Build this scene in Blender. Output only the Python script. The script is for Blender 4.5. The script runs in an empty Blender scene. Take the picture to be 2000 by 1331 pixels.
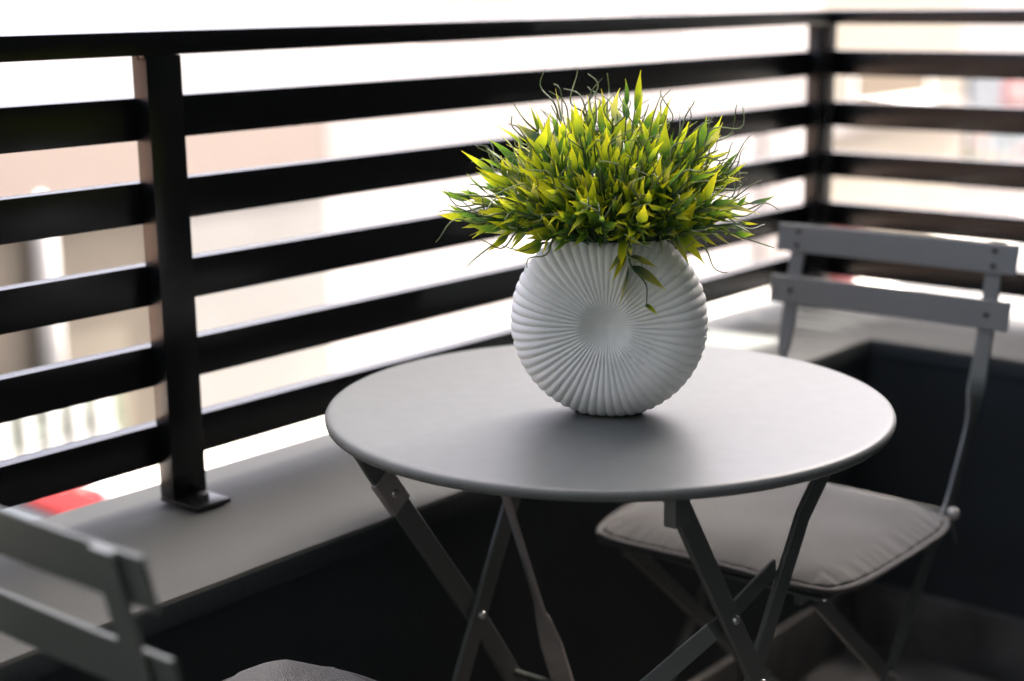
import bpy, bmesh, math, random
from mathutils import Vector, Matrix, Quaternion
R = math.radians
random.seed(7)
scene = bpy.context.scene
COL = scene.collection

# ------------------------------------------------------------------ camera
CAMZ = 1.134
YAW, PITCH, ROLL = R(40.393), R(12.745), R(-0.767)
F = Vector((math.cos(PITCH)*math.cos(YAW), math.cos(PITCH)*math.sin(YAW), -math.sin(PITCH)))
r0 = Vector((math.sin(YAW), -math.cos(YAW), 0)); u0 = r0.cross(F)
RT = math.cos(ROLL)*r0 + math.sin(ROLL)*u0
UP = -math.sin(ROLL)*r0 + math.cos(ROLL)*u0
cam = bpy.data.cameras.new('camera'); camo = bpy.data.objects.new('camera', cam); COL.objects.link(camo)
M = Matrix((RT, UP, -F)).transposed().to_4x4(); M.translation = Vector((0, 0, CAMZ)); camo.matrix_world = M
cam.sensor_width = 36; cam.lens = 36*2980.7/2000
cam.clip_start = 0.05; cam.clip_end = 600
cam.dof.use_dof = True; cam.dof.focus_distance = 1.50; cam.dof.aperture_fstop = 2.6
scene.camera = camo

# ------------------------------------------------------------------ world, sun, exposure
SUN = Vector((0.60, -0.115, 1.0)).normalized()
world = bpy.data.worlds.new('World'); scene.world = world; world.use_nodes = True
wn = world.node_tree; wn.nodes.clear()
sky = wn.nodes.new('ShaderNodeTexSky'); sky.sky_type = 'NISHITA'; sky.sun_disc = False
sky.sun_elevation = math.asin(SUN.z); sky.sun_rotation = math.atan2(SUN.x, SUN.y)
sky.air_density = 0.35; sky.dust_density = 9.0; sky.ozone_density = 0.6
bg = wn.nodes.new('ShaderNodeBackground'); bg.inputs['Strength'].default_value = 0.13
wo = wn.nodes.new('ShaderNodeOutputWorld')
wn.links.new(sky.outputs[0], bg.inputs['Color']); wn.links.new(bg.outputs[0], wo.inputs['Surface'])
sl = bpy.data.lights.new('sun', 'SUN'); sl.energy = 4.0; sl.angle = R(0.53); sl.color = (1.0, 0.94, 0.86)
so = bpy.data.objects.new('sun', sl); COL.objects.link(so); so.location = SUN*30
so.rotation_euler = (-SUN).to_track_quat('-Z', 'Y').to_euler()
scene.view_settings.view_transform = 'Standard'; scene.view_settings.look = 'None'
scene.view_settings.gamma = 1; scene.view_settings.use_curve_mapping = False
scene.view_settings.exposure = 3.6

# ------------------------------------------------------------------ materials
def mat(name, col, rough=0.5, var=0.06, scale=8.0, bump=0.0, bscale=120.0, spec=0.5, metal=0.0, rvar=0.0, coat=0.0, stretch=(1, 1, 1), col2=None, coords='Object'):
    m = bpy.data.materials.new(name); m.use_nodes = True; nt = m.node_tree; N = nt.nodes; L = nt.links
    b = N['Principled BSDF']; b.inputs['Roughness'].default_value = rough; b.inputs['Metallic'].default_value = metal
    b.inputs['Specular IOR Level'].default_value = spec; b.inputs['Coat Weight'].default_value = coat
    tc = N.new('ShaderNodeTexCoord'); mp = N.new('ShaderNodeMapping'); mp.inputs['Scale'].default_value = stretch
    L.new(tc.outputs[coords], mp.inputs[0])
    n = N.new('ShaderNodeTexNoise'); n.inputs['Scale'].default_value = scale; n.inputs['Detail'].default_value = 6
    L.new(mp.outputs[0], n.inputs['Vector'])
    cr = N.new('ShaderNodeValToRGB'); c2 = col2 or col
    lo = [max(0, c*(1-var)) for c in col]; hi = [min(1, c*(1+var)) for c in c2]
    cr.color_ramp.elements[0].position = 0.32; cr.color_ramp.elements[1].position = 0.68
    cr.color_ramp.elements[0].color = (*lo, 1); cr.color_ramp.elements[1].color = (*hi, 1)
    L.new(n.outputs['Fac'], cr.inputs[0]); L.new(cr.outputs[0], b.inputs['Base Color'])
    if rvar:
        n3 = N.new('ShaderNodeTexNoise'); n3.inputs['Scale'].default_value = scale*2.3; n3.inputs['Detail'].default_value = 5
        L.new(mp.outputs[0], n3.inputs['Vector'])
        mr = N.new('ShaderNodeMapRange'); mr.inputs[1].default_value = .3; mr.inputs[2].default_value = .7
        mr.inputs[3].default_value = max(0.03, rough-rvar); mr.inputs[4].default_value = min(1, rough+rvar)
        L.new(n3.outputs['Fac'], mr.inputs[0]); L.new(mr.outputs[0], b.inputs['Roughness'])
    if bump:
        n2 = N.new('ShaderNodeTexNoise'); n2.inputs['Scale'].default_value = bscale; n2.inputs['Detail'].default_value = 4
        L.new(mp.outputs[0], n2.inputs['Vector'])
        bp = N.new('ShaderNodeBump'); bp.inputs['Strength'].default_value = bump; bp.inputs['Distance'].default_value = 0.002
        L.new(n2.outputs['Fac'], bp.inputs['Height']); L.new(bp.outputs[0], b.inputs['Normal'])
    return m

def fabric(name, col, freq, amt, angle):
    m = mat(name, col, 0.92, 0.10, 14, spec=0.25)
    nt = m.node_tree; N = nt.nodes; L = nt.links; b = N['Principled BSDF']
    b.inputs['Sheen Weight'].default_value = 0.25; b.inputs['Sheen Roughness'].default_value = .5
    tc = N.new('ShaderNodeTexCoord'); mp = N.new('ShaderNodeMapping'); mp.inputs['Rotation'].default_value = (0, 0, angle)
    L.new(tc.outputs['Object'], mp.inputs[0])
    w = N.new('ShaderNodeTexWave'); w.inputs['Scale'].default_value = freq; w.inputs['Distortion'].default_value = 0.25
    w.inputs['Detail Scale'].default_value = 3
    L.new(mp.outputs[0], w.inputs['Vector'])
    n = N.new('ShaderNodeTexNoise'); n.inputs['Scale'].default_value = 900; L.new(mp.outputs[0], n.inputs['Vector'])
    ad = N.new('ShaderNodeMath'); ad.operation = 'MULTIPLY_ADD'; ad.inputs[1].default_value = 0.5
    L.new(n.outputs['Fac'], ad.inputs[0]); L.new(w.outputs['Fac'], ad.inputs[2])
    bp = N.new('ShaderNodeBump'); bp.inputs['Strength'].default_value = amt; bp.inputs['Distance'].default_value = 0.0015
    L.new(ad.outputs[0], bp.inputs['Height']); L.new(bp.outputs[0], b.inputs['Normal'])
    return m

MT = {}
MT['rail'] = mat('black_rail_paint', (0.0030, 0.0035, 0.0040), 0.26, 0.1, 9, spec=0.42)
MT['ledge'] = mat('grey_ledge_paint', (0.0365, 0.0395, 0.0375), 0.72, 0.22, 3.2, 0.12, 300, spec=0.3)
MT['parapet'] = mat('charcoal_wall_paint', (0.0155, 0.0210, 0.0230), 0.75, 0.2, 6, 0.3, 160, spec=0.35)
MT['tile'] = mat('grey_stone_tile', (0.046, 0.046, 0.044), 0.6, 0.45, 9, 0.15, 90, col2=(0.062, 0.062, 0.059), rvar=0.1)
MT['tile2'] = mat('brown_stone_tile', (0.060, 0.045, 0.037), 0.55, 0.45, 8, 0.15, 90, col2=(0.085, 0.066, 0.055), rvar=0.1)
MT['grout'] = mat('grout', (0.07, 0.068, 0.062), 0.9, 0.2, 30)
MT['table'] = mat('grey_table_enamel', (0.112, 0.120, 0.117), 0.41, 0.05, 45, spec=0.25)
MT['frame'] = mat('grey_frame_enamel', (0.072, 0.082, 0.076), 0.42, 0.06, 7, spec=1.0)
MT['steel'] = mat('rivet_steel', (0.55, 0.55, 0.53), 0.35, 0.1, 40, metal=1.0)
MT['darksteel'] = mat('dark_screw', (0.05, 0.05, 0.05), 0.4, 0.1, 40, metal=0.6)
MT['clip'] = mat('pale_clip_and_lit_bar', (0.30, 0.27, 0.26), 0.35, 0.1, 40)
MT['knob'] = mat('white_cap_plastic', (0.40, 0.39, 0.37), 0.45, 0.05, 40)
MT['vase'] = mat('white_matt_ceramic', (0.87, 0.875, 0.86), 0.62, 0.025, 14, 0.16, 420, spec=0.4)
MT['moss'] = mat('dark_foam', (0.015, 0.025, 0.012), 0.9, 0.4, 90, 0.6, 200)
MT['cushion'] = fabric('taupe_cushion_cloth', (0.046, 0.0465, 0.0455), 300, 0.35, 0.3)
MT['cushion2'] = fabric('grey_ribbed_cushion_cloth', (0.055, 0.056, 0.057), 190, 1.0, 0.9)
MT['wallwhite'] = mat('white_render', (0.24, 0.222, 0.214), 0.85, 0.05, 1.5, 0.3, 60)
MT['ceil'] = mat('shade_slab_white', (0.70, 0.71, 0.70), 0.85, 0.03, 1.5, 0.2, 60)
MT['peach'] = mat('peach_render', (0.125, 0.100, 0.086), 0.85, 0.05, .8, 0.3, 60)
MT['beige'] = mat('beige_render', (0.088, 0.075, 0.057), 0.85, 0.09, .9, 0.3, 60)
MT['cream'] = mat('cream_render', (0.155, 0.134, 0.105), 0.85, 0.06, .8, 0.3, 60)
MT['peachlight'] = mat('light_peach_render', (0.62, 0.42, 0.32), 0.85, 0.05, .8, 0.3, 60)
MT['offwhite'] = mat('off_white_render', (0.20, 0.20, 0.203), 0.85, 0.05, .8, 0.3, 60)
MT['greige'] = mat('pale_grey_render', (0.120, 0.116, 0.109), 0.85, 0.06, .8, 0.3, 60)
MT['pinkwhite'] = mat('pinkish_white_render', (0.175, 0.159, 0.151), 0.85, 0.05, .8, 0.3, 60)
MT['white'] = mat('white_outdoor_paint', (0.60, 0.60, 0.59), 0.5, 0.03, 3)
MT['picket'] = mat('weathered_white_paint', (0.26, 0.26, 0.255), 0.6, 0.08, 3)
MT['tan'] = mat('tan_shutter', (0.085, 0.060, 0.035), 0.7, 0.12, 6)
MT['rooftile'] = mat('roof_gravel', (0.45, 0.43, 0.40), 0.9, 0.15, 5)
MT['asphalt'] = mat('asphalt', (0.060, 0.060, 0.062), 0.85, 0.25, 3, 0.5, 80)
MT['pavement'] = mat('concrete_pavement', (0.30, 0.285, 0.26), 0.85, 0.12, 2, 0.3, 60)
MT['kerb'] = mat('kerb_stone', (0.36, 0.35, 0.33), 0.8, 0.12, 3)
MT['line'] = mat('road_paint', (0.72, 0.72, 0.70), 0.7, 0.12, 6)
MT['ground'] = mat('far_ground', (0.20, 0.19, 0.17), 0.95, 0.2, .2)
MT['glass'] = mat('window_glass', (0.03, 0.04, 0.045), 0.06, 0.1, 2, spec=0.8)
MT['red'] = mat('red_car_paint', (0.045, 0.0012, 0.002), 0.6, 0.04, 3, spec=0.08)
MT['hedge'] = mat('hedge_leaf', (0.03, 0.055, 0.025), 0.6, 0.4, 6)
MT['redsign'] = mat('red_sign', (0.12, 0.012, 0.016), 0.5, 0.05, 3)
MT['tyre'] = mat('tyre_rubber', (0.02, 0.02, 0.02), 0.8, 0.2, 20)
MT['alloy'] = mat('alloy', (0.5, 0.5, 0.5), 0.3, 0.05, 20, metal=1.0)
MT['lamp'] = mat('lamp_glass', (0.6, 0.6, 0.6), 0.1, 0.05, 20)
MT['bluegrey'] = mat('blue_grey_panel', (0.065, 0.075, 0.088), 0.5, 0.2, 4)

def poster_mat():
    m = bpy.data.materials.new('poster_print'); m.use_nodes = True; nt = m.node_tree; N = nt.nodes; L = nt.links
    b = N['Principled BSDF']; b.inputs['Roughness'].default_value = .5
    tc = N.new('ShaderNodeTexCoord'); v = N.new('ShaderNodeTexVoronoi'); v.inputs['Scale'].default_value = 4.0
    L.new(tc.outputs['Object'], v.inputs['Vector'])
    cr = N.new('ShaderNodeValToRGB'); cr.color_ramp.interpolation = 'CONSTANT'
    cols = [(0.05, .065, .08), (.14, .14, .135), (.035, .05, .06), (.12, .04, .04), (.09, .10, .105), (.13, .115, .04), (.10, .11, .12)]
    cr.color_ramp.elements[0].color = (*cols[0], 1)
    cr.color_ramp.elements[1].position = .15; cr.color_ramp.elements[1].color = (*cols[1], 1)
    for i, c in enumerate(cols[2:]):
        e = cr.color_ramp.elements.new(.3+.14*i); e.color = (*c, 1)
    sp = N.new('ShaderNodeSeparateColor'); L.new(v.outputs['Color'], sp.inputs[0]); L.new(sp.outputs[0], cr.inputs[0])
    L.new(cr.outputs[0], b.inputs['Base Color']); return m
MT['poster'] = poster_mat()

def leaf_mat(name, base, mid, tip, p1, p2):
    m = bpy.data.materials.new(name); m.use_nodes = True; nt = m.node_tree; N = nt.nodes; L = nt.links
    b = N['Principled BSDF']; b.inputs['Roughness'].default_value = 0.42; b.inputs['Specular IOR Level'].default_value = .45
    at = N.new('ShaderNodeAttribute'); at.attribute_name = 'along'
    nz = N.new('ShaderNodeTexNoise'); nz.inputs['Scale'].default_value = 170; tc = N.new('ShaderNodeTexCoord')
    L.new(tc.outputs['Object'], nz.inputs['Vector'])
    ma = N.new('ShaderNodeMath'); ma.operation = 'MULTIPLY_ADD'; ma.inputs[1].default_value = 0.35; ma.inputs[2].default_value = -0.175
    L.new(nz.outputs['Fac'], ma.inputs[0])
    oi = N.new('ShaderNodeObjectInfo'); mo = N.new('ShaderNodeMath'); mo.operation = 'MULTIPLY_ADD'
    mo.inputs[1].default_value = 0.30; mo.inputs[2].default_value = -0.15; L.new(oi.outputs['Random'], mo.inputs[0])
    a1 = N.new('ShaderNodeMath'); L.new(at.outputs['Fac'], a1.inputs[0]); L.new(ma.outputs[0], a1.inputs[1])
    a2 = N.new('ShaderNodeMath'); L.new(a1.outputs[0], a2.inputs[0]); L.new(mo.outputs[0], a2.inputs[1])
    cr = N.new('ShaderNodeValToRGB'); E = cr.color_ramp.elements
    E[0].position = 0.05; E[0].color = (*base, 1); E[1].position = 1.0; E[1].color = (*tip, 1)
    e = E.new(p1); e.color = (*[(x*.55+y*.45) for x, y in zip(base, mid)], 1); e = E.new(p2); e.color = (*mid, 1)
    L.new(a2.outputs[0], cr.inputs[0]); L.new(cr.outputs[0], b.inputs['Base Color'])
    tr = N.new('ShaderNodeBsdfTranslucent'); L.new(cr.outputs[0], tr.inputs['Color'])
    mx = N.new('ShaderNodeMixShader'); mx.inputs[0].default_value = 0.5
    L.new(b.outputs[0], mx.inputs[1]); L.new(tr.outputs[0], mx.inputs[2]); L.new(mx.outputs[0], N['Material Output'].inputs['Surface'])
    return m
LM = [leaf_mat('leaf_yellow', (0.07, 0.17, 0.025), (0.50, 0.58, 0.02), (0.88, 0.78, 0.025), .26, .44),
      leaf_mat('leaf_green', (0.025, 0.085, 0.02), (0.17, 0.32, 0.025), (0.52, 0.60, 0.03), .36, .62),
      leaf_mat('leaf_pale', (0.075, 0.14, 0.10), (0.56, 0.57, 0.12), (0.85, 0.77, 0.10), .32, .48)]
STEM = mat('plastic_stem', (0.035, 0.085, 0.035), 0.45, 0.3, 60, col2=(0.07, 0.13, 0.05))
TEND = mat('plastic_tendril', (0.06, 0.11, 0.08), 0.45, 0.3, 60, col2=(0.22, 0.26, 0.08))

# ------------------------------------------------------------------ mesh helpers
class MB:
    def __init__(s): s.v = []; s.f = []; s.m = []
    def add(s, vs, fs, mi=0):
        o = len(s.v); s.v += [tuple(x) for x in vs]; s.f += [tuple(i+o for i in f) for f in fs]; s.m += [mi]*len(fs); return s
    def box(s, a, b, c=0.0, mi=0):
        (x0, y0, z0), (x1, y1, z1) = a, b
        if c <= 0:
            vs = [(x, y, z) for z in (z0, z1) for x, y in ((x0, y0), (x1, y0), (x1, y1), (x0, y1))]
            return s.add(vs, [(3, 2, 1, 0), (4, 5, 6, 7), (0, 1, 5, 4), (1, 2, 6, 5), (2, 3, 7, 6), (3, 0, 4, 7)], mi)
        bm = bmesh.new(); bmesh.ops.create_cube(bm, size=1)
        for v in bm.verts:
            v.co = Vector(((x0+x1)/2+v.co.x*(x1-x0), (y0+y1)/2+v.co.y*(y1-y0), (z0+z1)/2+v.co.z*(z1-z0)))
        bmesh.ops.bevel(bm, geom=bm.edges[:], offset=c, segments=2, affect='EDGES', profile=.7)
        bm.verts.ensure_lookup_table(); bm.verts.index_update()
        s.add([v.co.copy() for v in bm.verts], [[v.index for v in f.verts] for f in bm.faces], mi); bm.free(); return s
    def tube(s, pts, rad, n=8, mi=0, cap=True):
        pts = [Vector(p) for p in pts]; rads = rad if isinstance(rad, (list, tuple)) else [rad]*len(pts)
        up = Vector((.13, .27, .95)); vs = []; prev = None
        for i, p in enumerate(pts):
            t = (pts[min(i+1, len(pts)-1)]-pts[max(i-1, 0)]).normalized()
            if prev is None: a = t.cross(up); a = a.normalized() if a.length > 1e-5 else Vector((1, 0, 0))
            else: a = (prev - t*prev.dot(t)).normalized()
            prev = a; b = t.cross(a)
            for k in range(n):
                an = 2*math.pi*k/n; vs.append(p+(a*math.cos(an)+b*math.sin(an))*rads[i])
        fs = [(i*n+k, i*n+(k+1) % n, (i+1)*n+(k+1) % n, (i+1)*n+k) for i in range(len(pts)-1) for k in range(n)]
        if cap: fs += [tuple(range(n-1, -1, -1)), tuple((len(pts)-1)*n+k for k in range(n))]
        return s.add(vs, fs, mi)
    def flat(s, pts, wd, w, t, mi=0):
        # flat bar along pts; wd = width direction(s); chamfered edges
        pts = [Vector(p) for p in pts]; wds = wd if isinstance(wd, list) else [wd]*len(pts); c = min(t, w)*.22; vs = []
        for i, p in enumerate(pts):
            tg = (pts[min(i+1, len(pts)-1)]-pts[max(i-1, 0)]).normalized()
            a = Vector(wds[i]); a = (a-tg*a.dot(tg)).normalized(); b = tg.cross(a)
            hw, ht = w/2, t/2
            for x, y in ((hw, -ht+c), (hw, ht-c), (hw-c, ht), (-hw+c, ht), (-hw, ht-c), (-hw, -ht+c), (-hw+c, -ht), (hw-c, -ht)):
                vs.append(p+a*x+b*y)
        n = 8
        fs = [(i*n+k, i*n+(k+1) % n, (i+1)*n+(k+1) % n, (i+1)*n+k) for i in range(len(pts)-1) for k in range(n)]
        fs += [tuple(range(n-1, -1, -1)), tuple((len(pts)-1)*n+k for k in range(n))]
        return s.add(vs, fs, mi)
    def lathe(s, prof, n=64, c=(0, 0, 0), mi=0):
        vs = []; fs = []
        for r, z in prof:
            for k in range(n):
                a = 2*math.pi*k/n; vs.append((c[0]+r*math.cos(a), c[1]+r*math.sin(a), c[2]+z))
        for i in range(len(prof)-1):
            for k in range(n): fs.append((i*n+k, i*n+(k+1) % n, (i+1)*n+(k+1) % n, (i+1)*n+k))
        fs += [tuple(range(n-1, -1, -1)), tuple((len(prof)-1)*n+k for k in range(n))]
        return s.add(vs, fs, mi)
    def mesh(s, name, mats, smooth=False):
        me = bpy.data.meshes.new(name); me.from_pydata(s.v, [], s.f)
        for m in (mats if isinstance(mats, list) else [mats]): me.materials.append(m)
        if any(s.m): me.polygons.foreach_set('material_index', s.m)
        bm = bmesh.new(); bm.from_mesh(me); bmesh.ops.recalc_face_normals(bm, faces=bm.faces[:]); bm.to_mesh(me); bm.free()
        if smooth:
            me.polygons.foreach_set('use_smooth', [True]*len(me.polygons))
            if smooth != 'all':
                me.set_sharp_from_angle(angle=R(smooth if smooth is not True else 35))
        me.update(); return me
    def build(s, name, mats, parent=None, smooth=False):
        return link(name, s.mesh(name, mats, smooth), parent)

def link(name, data, parent=None, mw=None):
    o = bpy.data.objects.new(name, data); COL.objects.link(o)
    if parent is not None: o.parent = parent
    if mw is not None: o.matrix_local = mw
    return o
def tag(o, label, cat, group=None):
    o['label'] = label; o['category'] = cat
    if group: o['group'] = group
    return o
def thing(name, label, cat, loc=(0, 0, 0), rz=0, group=None):
    o = bpy.data.objects.new(name, None); COL.objects.link(o); o.location = loc; o.rotation_euler = (0, 0, rz); o.empty_display_size = .1
    return tag(o, label, cat, group)
def struct(o): o['kind'] = 'structure'; return o
def rbox(name, a, b, m, parent=None, c=0.0): return MB().box(a, b, c).build(name, m, parent, smooth=(40 if c else False))

# ------------------------------------------------------------------ the ground outside
GZ = -3.1                        # street level
HZ = -3.5                        # footing level of the houses
struct(rbox('ground', (-300, -300, GZ-1), (300, 300, GZ-0.16), MT['ground']))
road = struct(rbox('road', (-60, 2.6, GZ-0.159), (80, 9.9, GZ-0.12), MT['asphalt']))
for k in range(14):
    x = -30+6*k; rbox('lane_marking', (x, 5.7, GZ-0.1199), (x+3, 5.82, GZ-0.115), MT['line'], road)
pv = struct(rbox('pavement', (-60, 10.05, GZ-0.159), (80, 11.4, GZ), MT['pavement']))
for k in range(24): rbox('kerb_stone', (-10+2*k+.006, 9.9, GZ-.159), (-10+2*k+1.994, 10.048, GZ+.003), MT['kerb'], pv, .01)

# ------------------------------------------------------------------ own house: floor, wall behind the camera; added light-blocking slab and walls
LZ = 0.552                       # ledge height
YI, YO = 1.187, 1.52             # parapet along the left (rail A): inner, outer face
XI, XO = 2.34, 2.68              # parapet along the right (rail B)
XW = -3.2; YW = -1.25
fl = struct(rbox('balcony_floor', (XW, YW, -0.25), (XO, YO, -0.012), MT['grout']))
ts = 0.4; nx = int((XI-XW)/ts)+1; ny = int((YI-YW)/ts)+1
tm = [MB().box((-.1975, -.1975, -.0119), (.1975, .1975, 0), .002).mesh('tile', MT[m]) for m in ('tile', 'tile2', 'tile')]
for i in range(nx):
    for j in range(ny):
        x1 = XI-.004-i*ts; y1 = YI-.004-j*ts
        if x1-ts < XW-.01 or y1-ts < YW-.01: continue
        o = link('tile', tm[1 if (i in (1, 2) and j in (0, 1)) else random.choice([0, 2])], fl); o.location = (x1-ts/2, y1-ts/2, random.uniform(-.0008, .0004))
        o.rotation_euler = (0, 0, random.choice([0, 1, 2, 3])*math.pi/2)
pw = thing('parapet_wall', 'dark charcoal low balcony wall with broad grey painted ledge on top', 'wall', (0, 0, 0))
rbox('wall_section', (XW, YI+.004, -.25), (XI+.004, YO-.004, LZ-.03), MT['parapet'], pw)
rbox('wall_section', (XI+.0045, YW, -.25), (XO-.004, YO-.004, LZ-.03), MT['parapet'], pw)
def ledge():
    # one L-shaped coping, a few millimetres uneven along its edges
    def sub(a, b, n): return [a+(b-a)*i/n for i in range(n+1)]
    inner = [(x, YI+random.uniform(-.0012, .0012)) for x in sub(XW, XI, 110)] + [(XI+random.uniform(-.0012, .0012), y) for y in sub(YI, YW, 60)[1:]]
    n = len(inner); outer = []
    for i, (x, y) in enumerate(inner):
        if i <= 110: outer.append((XW+(XO-XW)*i/110, YO))
        else: outer.append((XO, YO+(YW-YO)*(i-110)/60))
    vs = []; fs = []
    for (x, y), (X, Y) in zip(inner, outer):
        dx, dy = X-x, Y-y; l = math.hypot(dx, dy); ux, uy = dx/l, dy/l
        vs += [(x, y, LZ-.03), (x, y, LZ-.006), (x+.003*ux, y+.003*uy, LZ-.0015), (x+.008*ux, y+.008*uy, LZ),
               (X-.012*ux, Y-.012*uy, LZ-.004), (X-.004*ux, Y-.004*uy, LZ-.007), (X, Y, LZ-.012), (X, Y, LZ-.03)]
    for i in range(n-1):
        for k in range(8): fs.append((i*8+k, i*8+(k+1) % 8, (i+1)*8+(k+1) % 8, (i+1)*8+k))
    fs += [tuple(range(8)), tuple((n-1)*8+k for k in range(7, -1, -1))]
    mb = MB().add(vs, fs); mb.m = [1 if (k < (n-1)*8 and k % 8 == 0) else 0 for k in range(len(fs))]
    mb.build('ledge', [MT['ledge'], MT['parapet']], pw, smooth=40)
ledge()
for j in range(6):
    y1 = YI-.006-j*ts; rbox('skirting_tile', (XI-.0115, y1-ts+.004, .001), (XI+.0042, y1, .115), MT['tile'], pw, .0015)
for i in range(13):
    x1 = XI-.012-i*ts; rbox('skirting_tile', (x1-ts+.004, YI-.0075, .001), (x1, YI+.0038, .115), MT['tile'], pw, .0015)

slab = thing('sky_shade_slab', 'unseen white slab added over the table and right chair to shape the skylight', 'slab', (0, 0, 2.55))  # unseen slab, added to cut overhead sky while the left stays open
rbox('shade_slab_panel', (1.35, YW, .0), (2.60, 1.50, .20), MT['ceil'], slab, .006)
pt = thing('sky_block_wall', 'unseen dark charcoal wall added beside the left chair to block skylight', 'wall', (-.25, 0, 0))  # unseen wall, added to keep skylight off the back of the left chair
rbox('light_block_panel', (-.16, YW+.003, .0012), (0, YI-.01, 2.05), MT['parapet'], pt)
rbox('light_block_panel', (-.16, YI-.009, LZ+.001), (0, YO+.002, 2.05), MT['parapet'], pt)
rbox('light_block_panel', (-.16, YO+.003, GZ-.1), (0, 2.2, 2.05), MT['parapet'], pt)
hw = thing('house_wall', 'dark charcoal rendered house wall with glazed door behind the balcony', 'wall', (0, YW, 0))
rbox('wall_panel', (-26, -.3, -3.66), (-.9, -.002, 10.5), MT['parapet'], hw)
rbox('wall_panel', (1.3, -.3, -3.66), (4.0, -.002, 10.5), MT['parapet'], hw)
rbox('wall_panel', (-.9, -.3, 2.2), (1.3, -.0025, 10.5), MT['parapet'], hw)
rbox('wall_panel', (-.9, -.3, -3.66), (1.3, -.0025, -.26), MT['parapet'], hw)
rbox('roof', (-26.2, -8, 10.501), (4.2, .5, 10.8), MT['rooftile'], hw)
rbox('back_wall', (-26, -8, -3.66), (4.0, -.301, 10.5), MT['parapet'], hw)
dr_ = rbox('door_frame', (-.9, -.14, -.2), (-.84, -.08, 2.2), MT['white'], hw)
rbox('door_frame', (1.24, -.14, -.2), (1.3, -.08, 2.2), MT['white'], hw); rbox('door_frame', (.17, -.14, -.2), (.23, -.08, 2.2), MT['white'], hw)
rbox('pane', (-.84, -.115, -.2), (.17, -.105, 2.2), MT['glass'], hw); rbox('pane', (.23, -.115, -.2), (1.24, -.105, 2.2), MT['glass'], hw)
wg = thing('sun_block_wall', 'unseen tall dark charcoal wall added beyond the right end of the balcony to block the sun', 'wall', (4.001, .86, GZ))  # unseen wall, added to keep direct sun off table and chair
rbox('light_block_panel', (0, -7, -.16), (.5, 0, 9.5), MT['parapet'], wg)
rbox('coping', (-.02, -7.02, 9.501), (.52, .01, 9.56), MT['rooftile'], wg)

# ------------------------------------------------------------------ railing
XR = -.248
rl = thing('balcony_railing', 'black painted metal balcony railing with wide horizontal slats on the grey ledge', 'railing', (0, 0, LZ))
def Z(rel): return CAMZ+rel-LZ
YS = 1.443; PT = 0.027            # slat front plane, how far posts and top rail stand in front
XS = 2.612
bars = [(-.1072, -.1552), (-.2025, -.2502), (-.2980, -.3457), (-.3937, -.4415), (-.4890, -.5370)]
MT_r = MT['rail']
MB().box((XR, YS-PT, Z(-.0600)), (XS-.002, YS+.035, Z(-.0335)), .003).build('top_rail', MT_r, rl, 40)
MB().box((XS-PT, YW, Z(-.0600)), (XS+.035, YS-PT-.0005, Z(-.0335)), .003).build('top_rail', MT_r, rl, 40)
for a, b in bars:
    MB().box((XR, YS, Z(b)), (XS+.0, YS+.022, Z(a)), .0016).build('slat', MT_r, rl, 40)
    MB().box((XS, YW, Z(b)), (XS+.022, YS+.022, Z(a)), .0016).build('slat', MT_r, rl, 40)
def post(x, y, dx, dy, plate=True):
    p = MB().box((x-dx/2, y-dy/2, 0.0062), (x+dx/2, y+dy/2, Z(-.0602)), .0022).build('post', MT_r, rl, 40)
    return p
for px in (1.0705, ):
    p = post(px, YS-PT/2-.0002, .0485, PT-.0006)
    MB().box((px-.0245, YS-PT-.044, 0), (px+.0245, YS-.0003, .006), .0012).build('base_plate', MT_r, p, 40)
    b = MB().lathe([(.0075, .0061), (.0075, .0115), (.0060, .0128), (.003, .0130)], 6, (px+.004, YS-PT-.018, 0)).build('bolt', MT['darksteel'], p)
    MB().box((px-.018, YS-PT-.003, Z(-.063)), (px-.0243-.004, YS-PT+.008, Z(-.0601)), .0008).build('weld_bead', MT_r, p, 40)
p = post(XS-.0295, YS-PT/2-.0002, .064, PT-.0006)
MB().box((XS-PT+.0005-.05, YS-PT-.03, 0), (XS+.0, YS-.0003, .006), .0012).build('base_plate', MT_r, p, 40)
for py in (-.25,): 
    p = post(XS-PT/2-.0002, py, PT-.0006, .0485)
    MB().box((XS-PT-.044, py-.0245, 0), (XS-.0003, py+.0245, .006), .0012).build('base_plate', MT_r, p, 40)

# ------------------------------------------------------------------ table
TX, TY, TZ = 1.264, 0.943, 0.71
tb = thing('bistro_table', 'round grey metal bistro table with folding crossed legs, holding the white vase', 'table', (TX, TY, 0))
MB().lathe([(.001, .7102), (.15, .7101), (.262, .7100), (.2900, .7099), (.2945, .7097), (.2970, .7090), (.2986, .7078), (.2996, .7060), (.3000, .7040), (.2997, .7018),
            (.2988, .6996), (.2970, .6980), (.2950, .6977), (.2936, .6985), (.2925, .7010), (.288, .7060), (.2, .7065), (.001, .7066)], 160).build('table_top', MT['table'], tb, smooth=50)
W = .026; T = .006
XZ = Vector((1, 0, 0)); YD = Vector((0, 1, 0))
def L_(pts): return [Vector((x-TX, y-TY, z)) for x, y, z in pts]
def leg(name, pts, side=1):
    # flat bar lying in its vertical plane: wide face seen from the side
    P = L_(pts); wd = []
    for i in range(len(P)):
        t = (P[min(i+1, len(P)-1)]-P[max(i-1, 0)]).normalized(); wd.append(YD.cross(t))
    return MB().flat(P, wd, W, T).build(name, MT['frame'], tb, 30)
yr, yl = .742, 1.108
a1 = leg('leg', [(1.086, yr, .702), (1.1, yr, .685), (1.195, yr, .537), (1.25, yr, .452), (1.53, yr, .006)])
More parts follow.
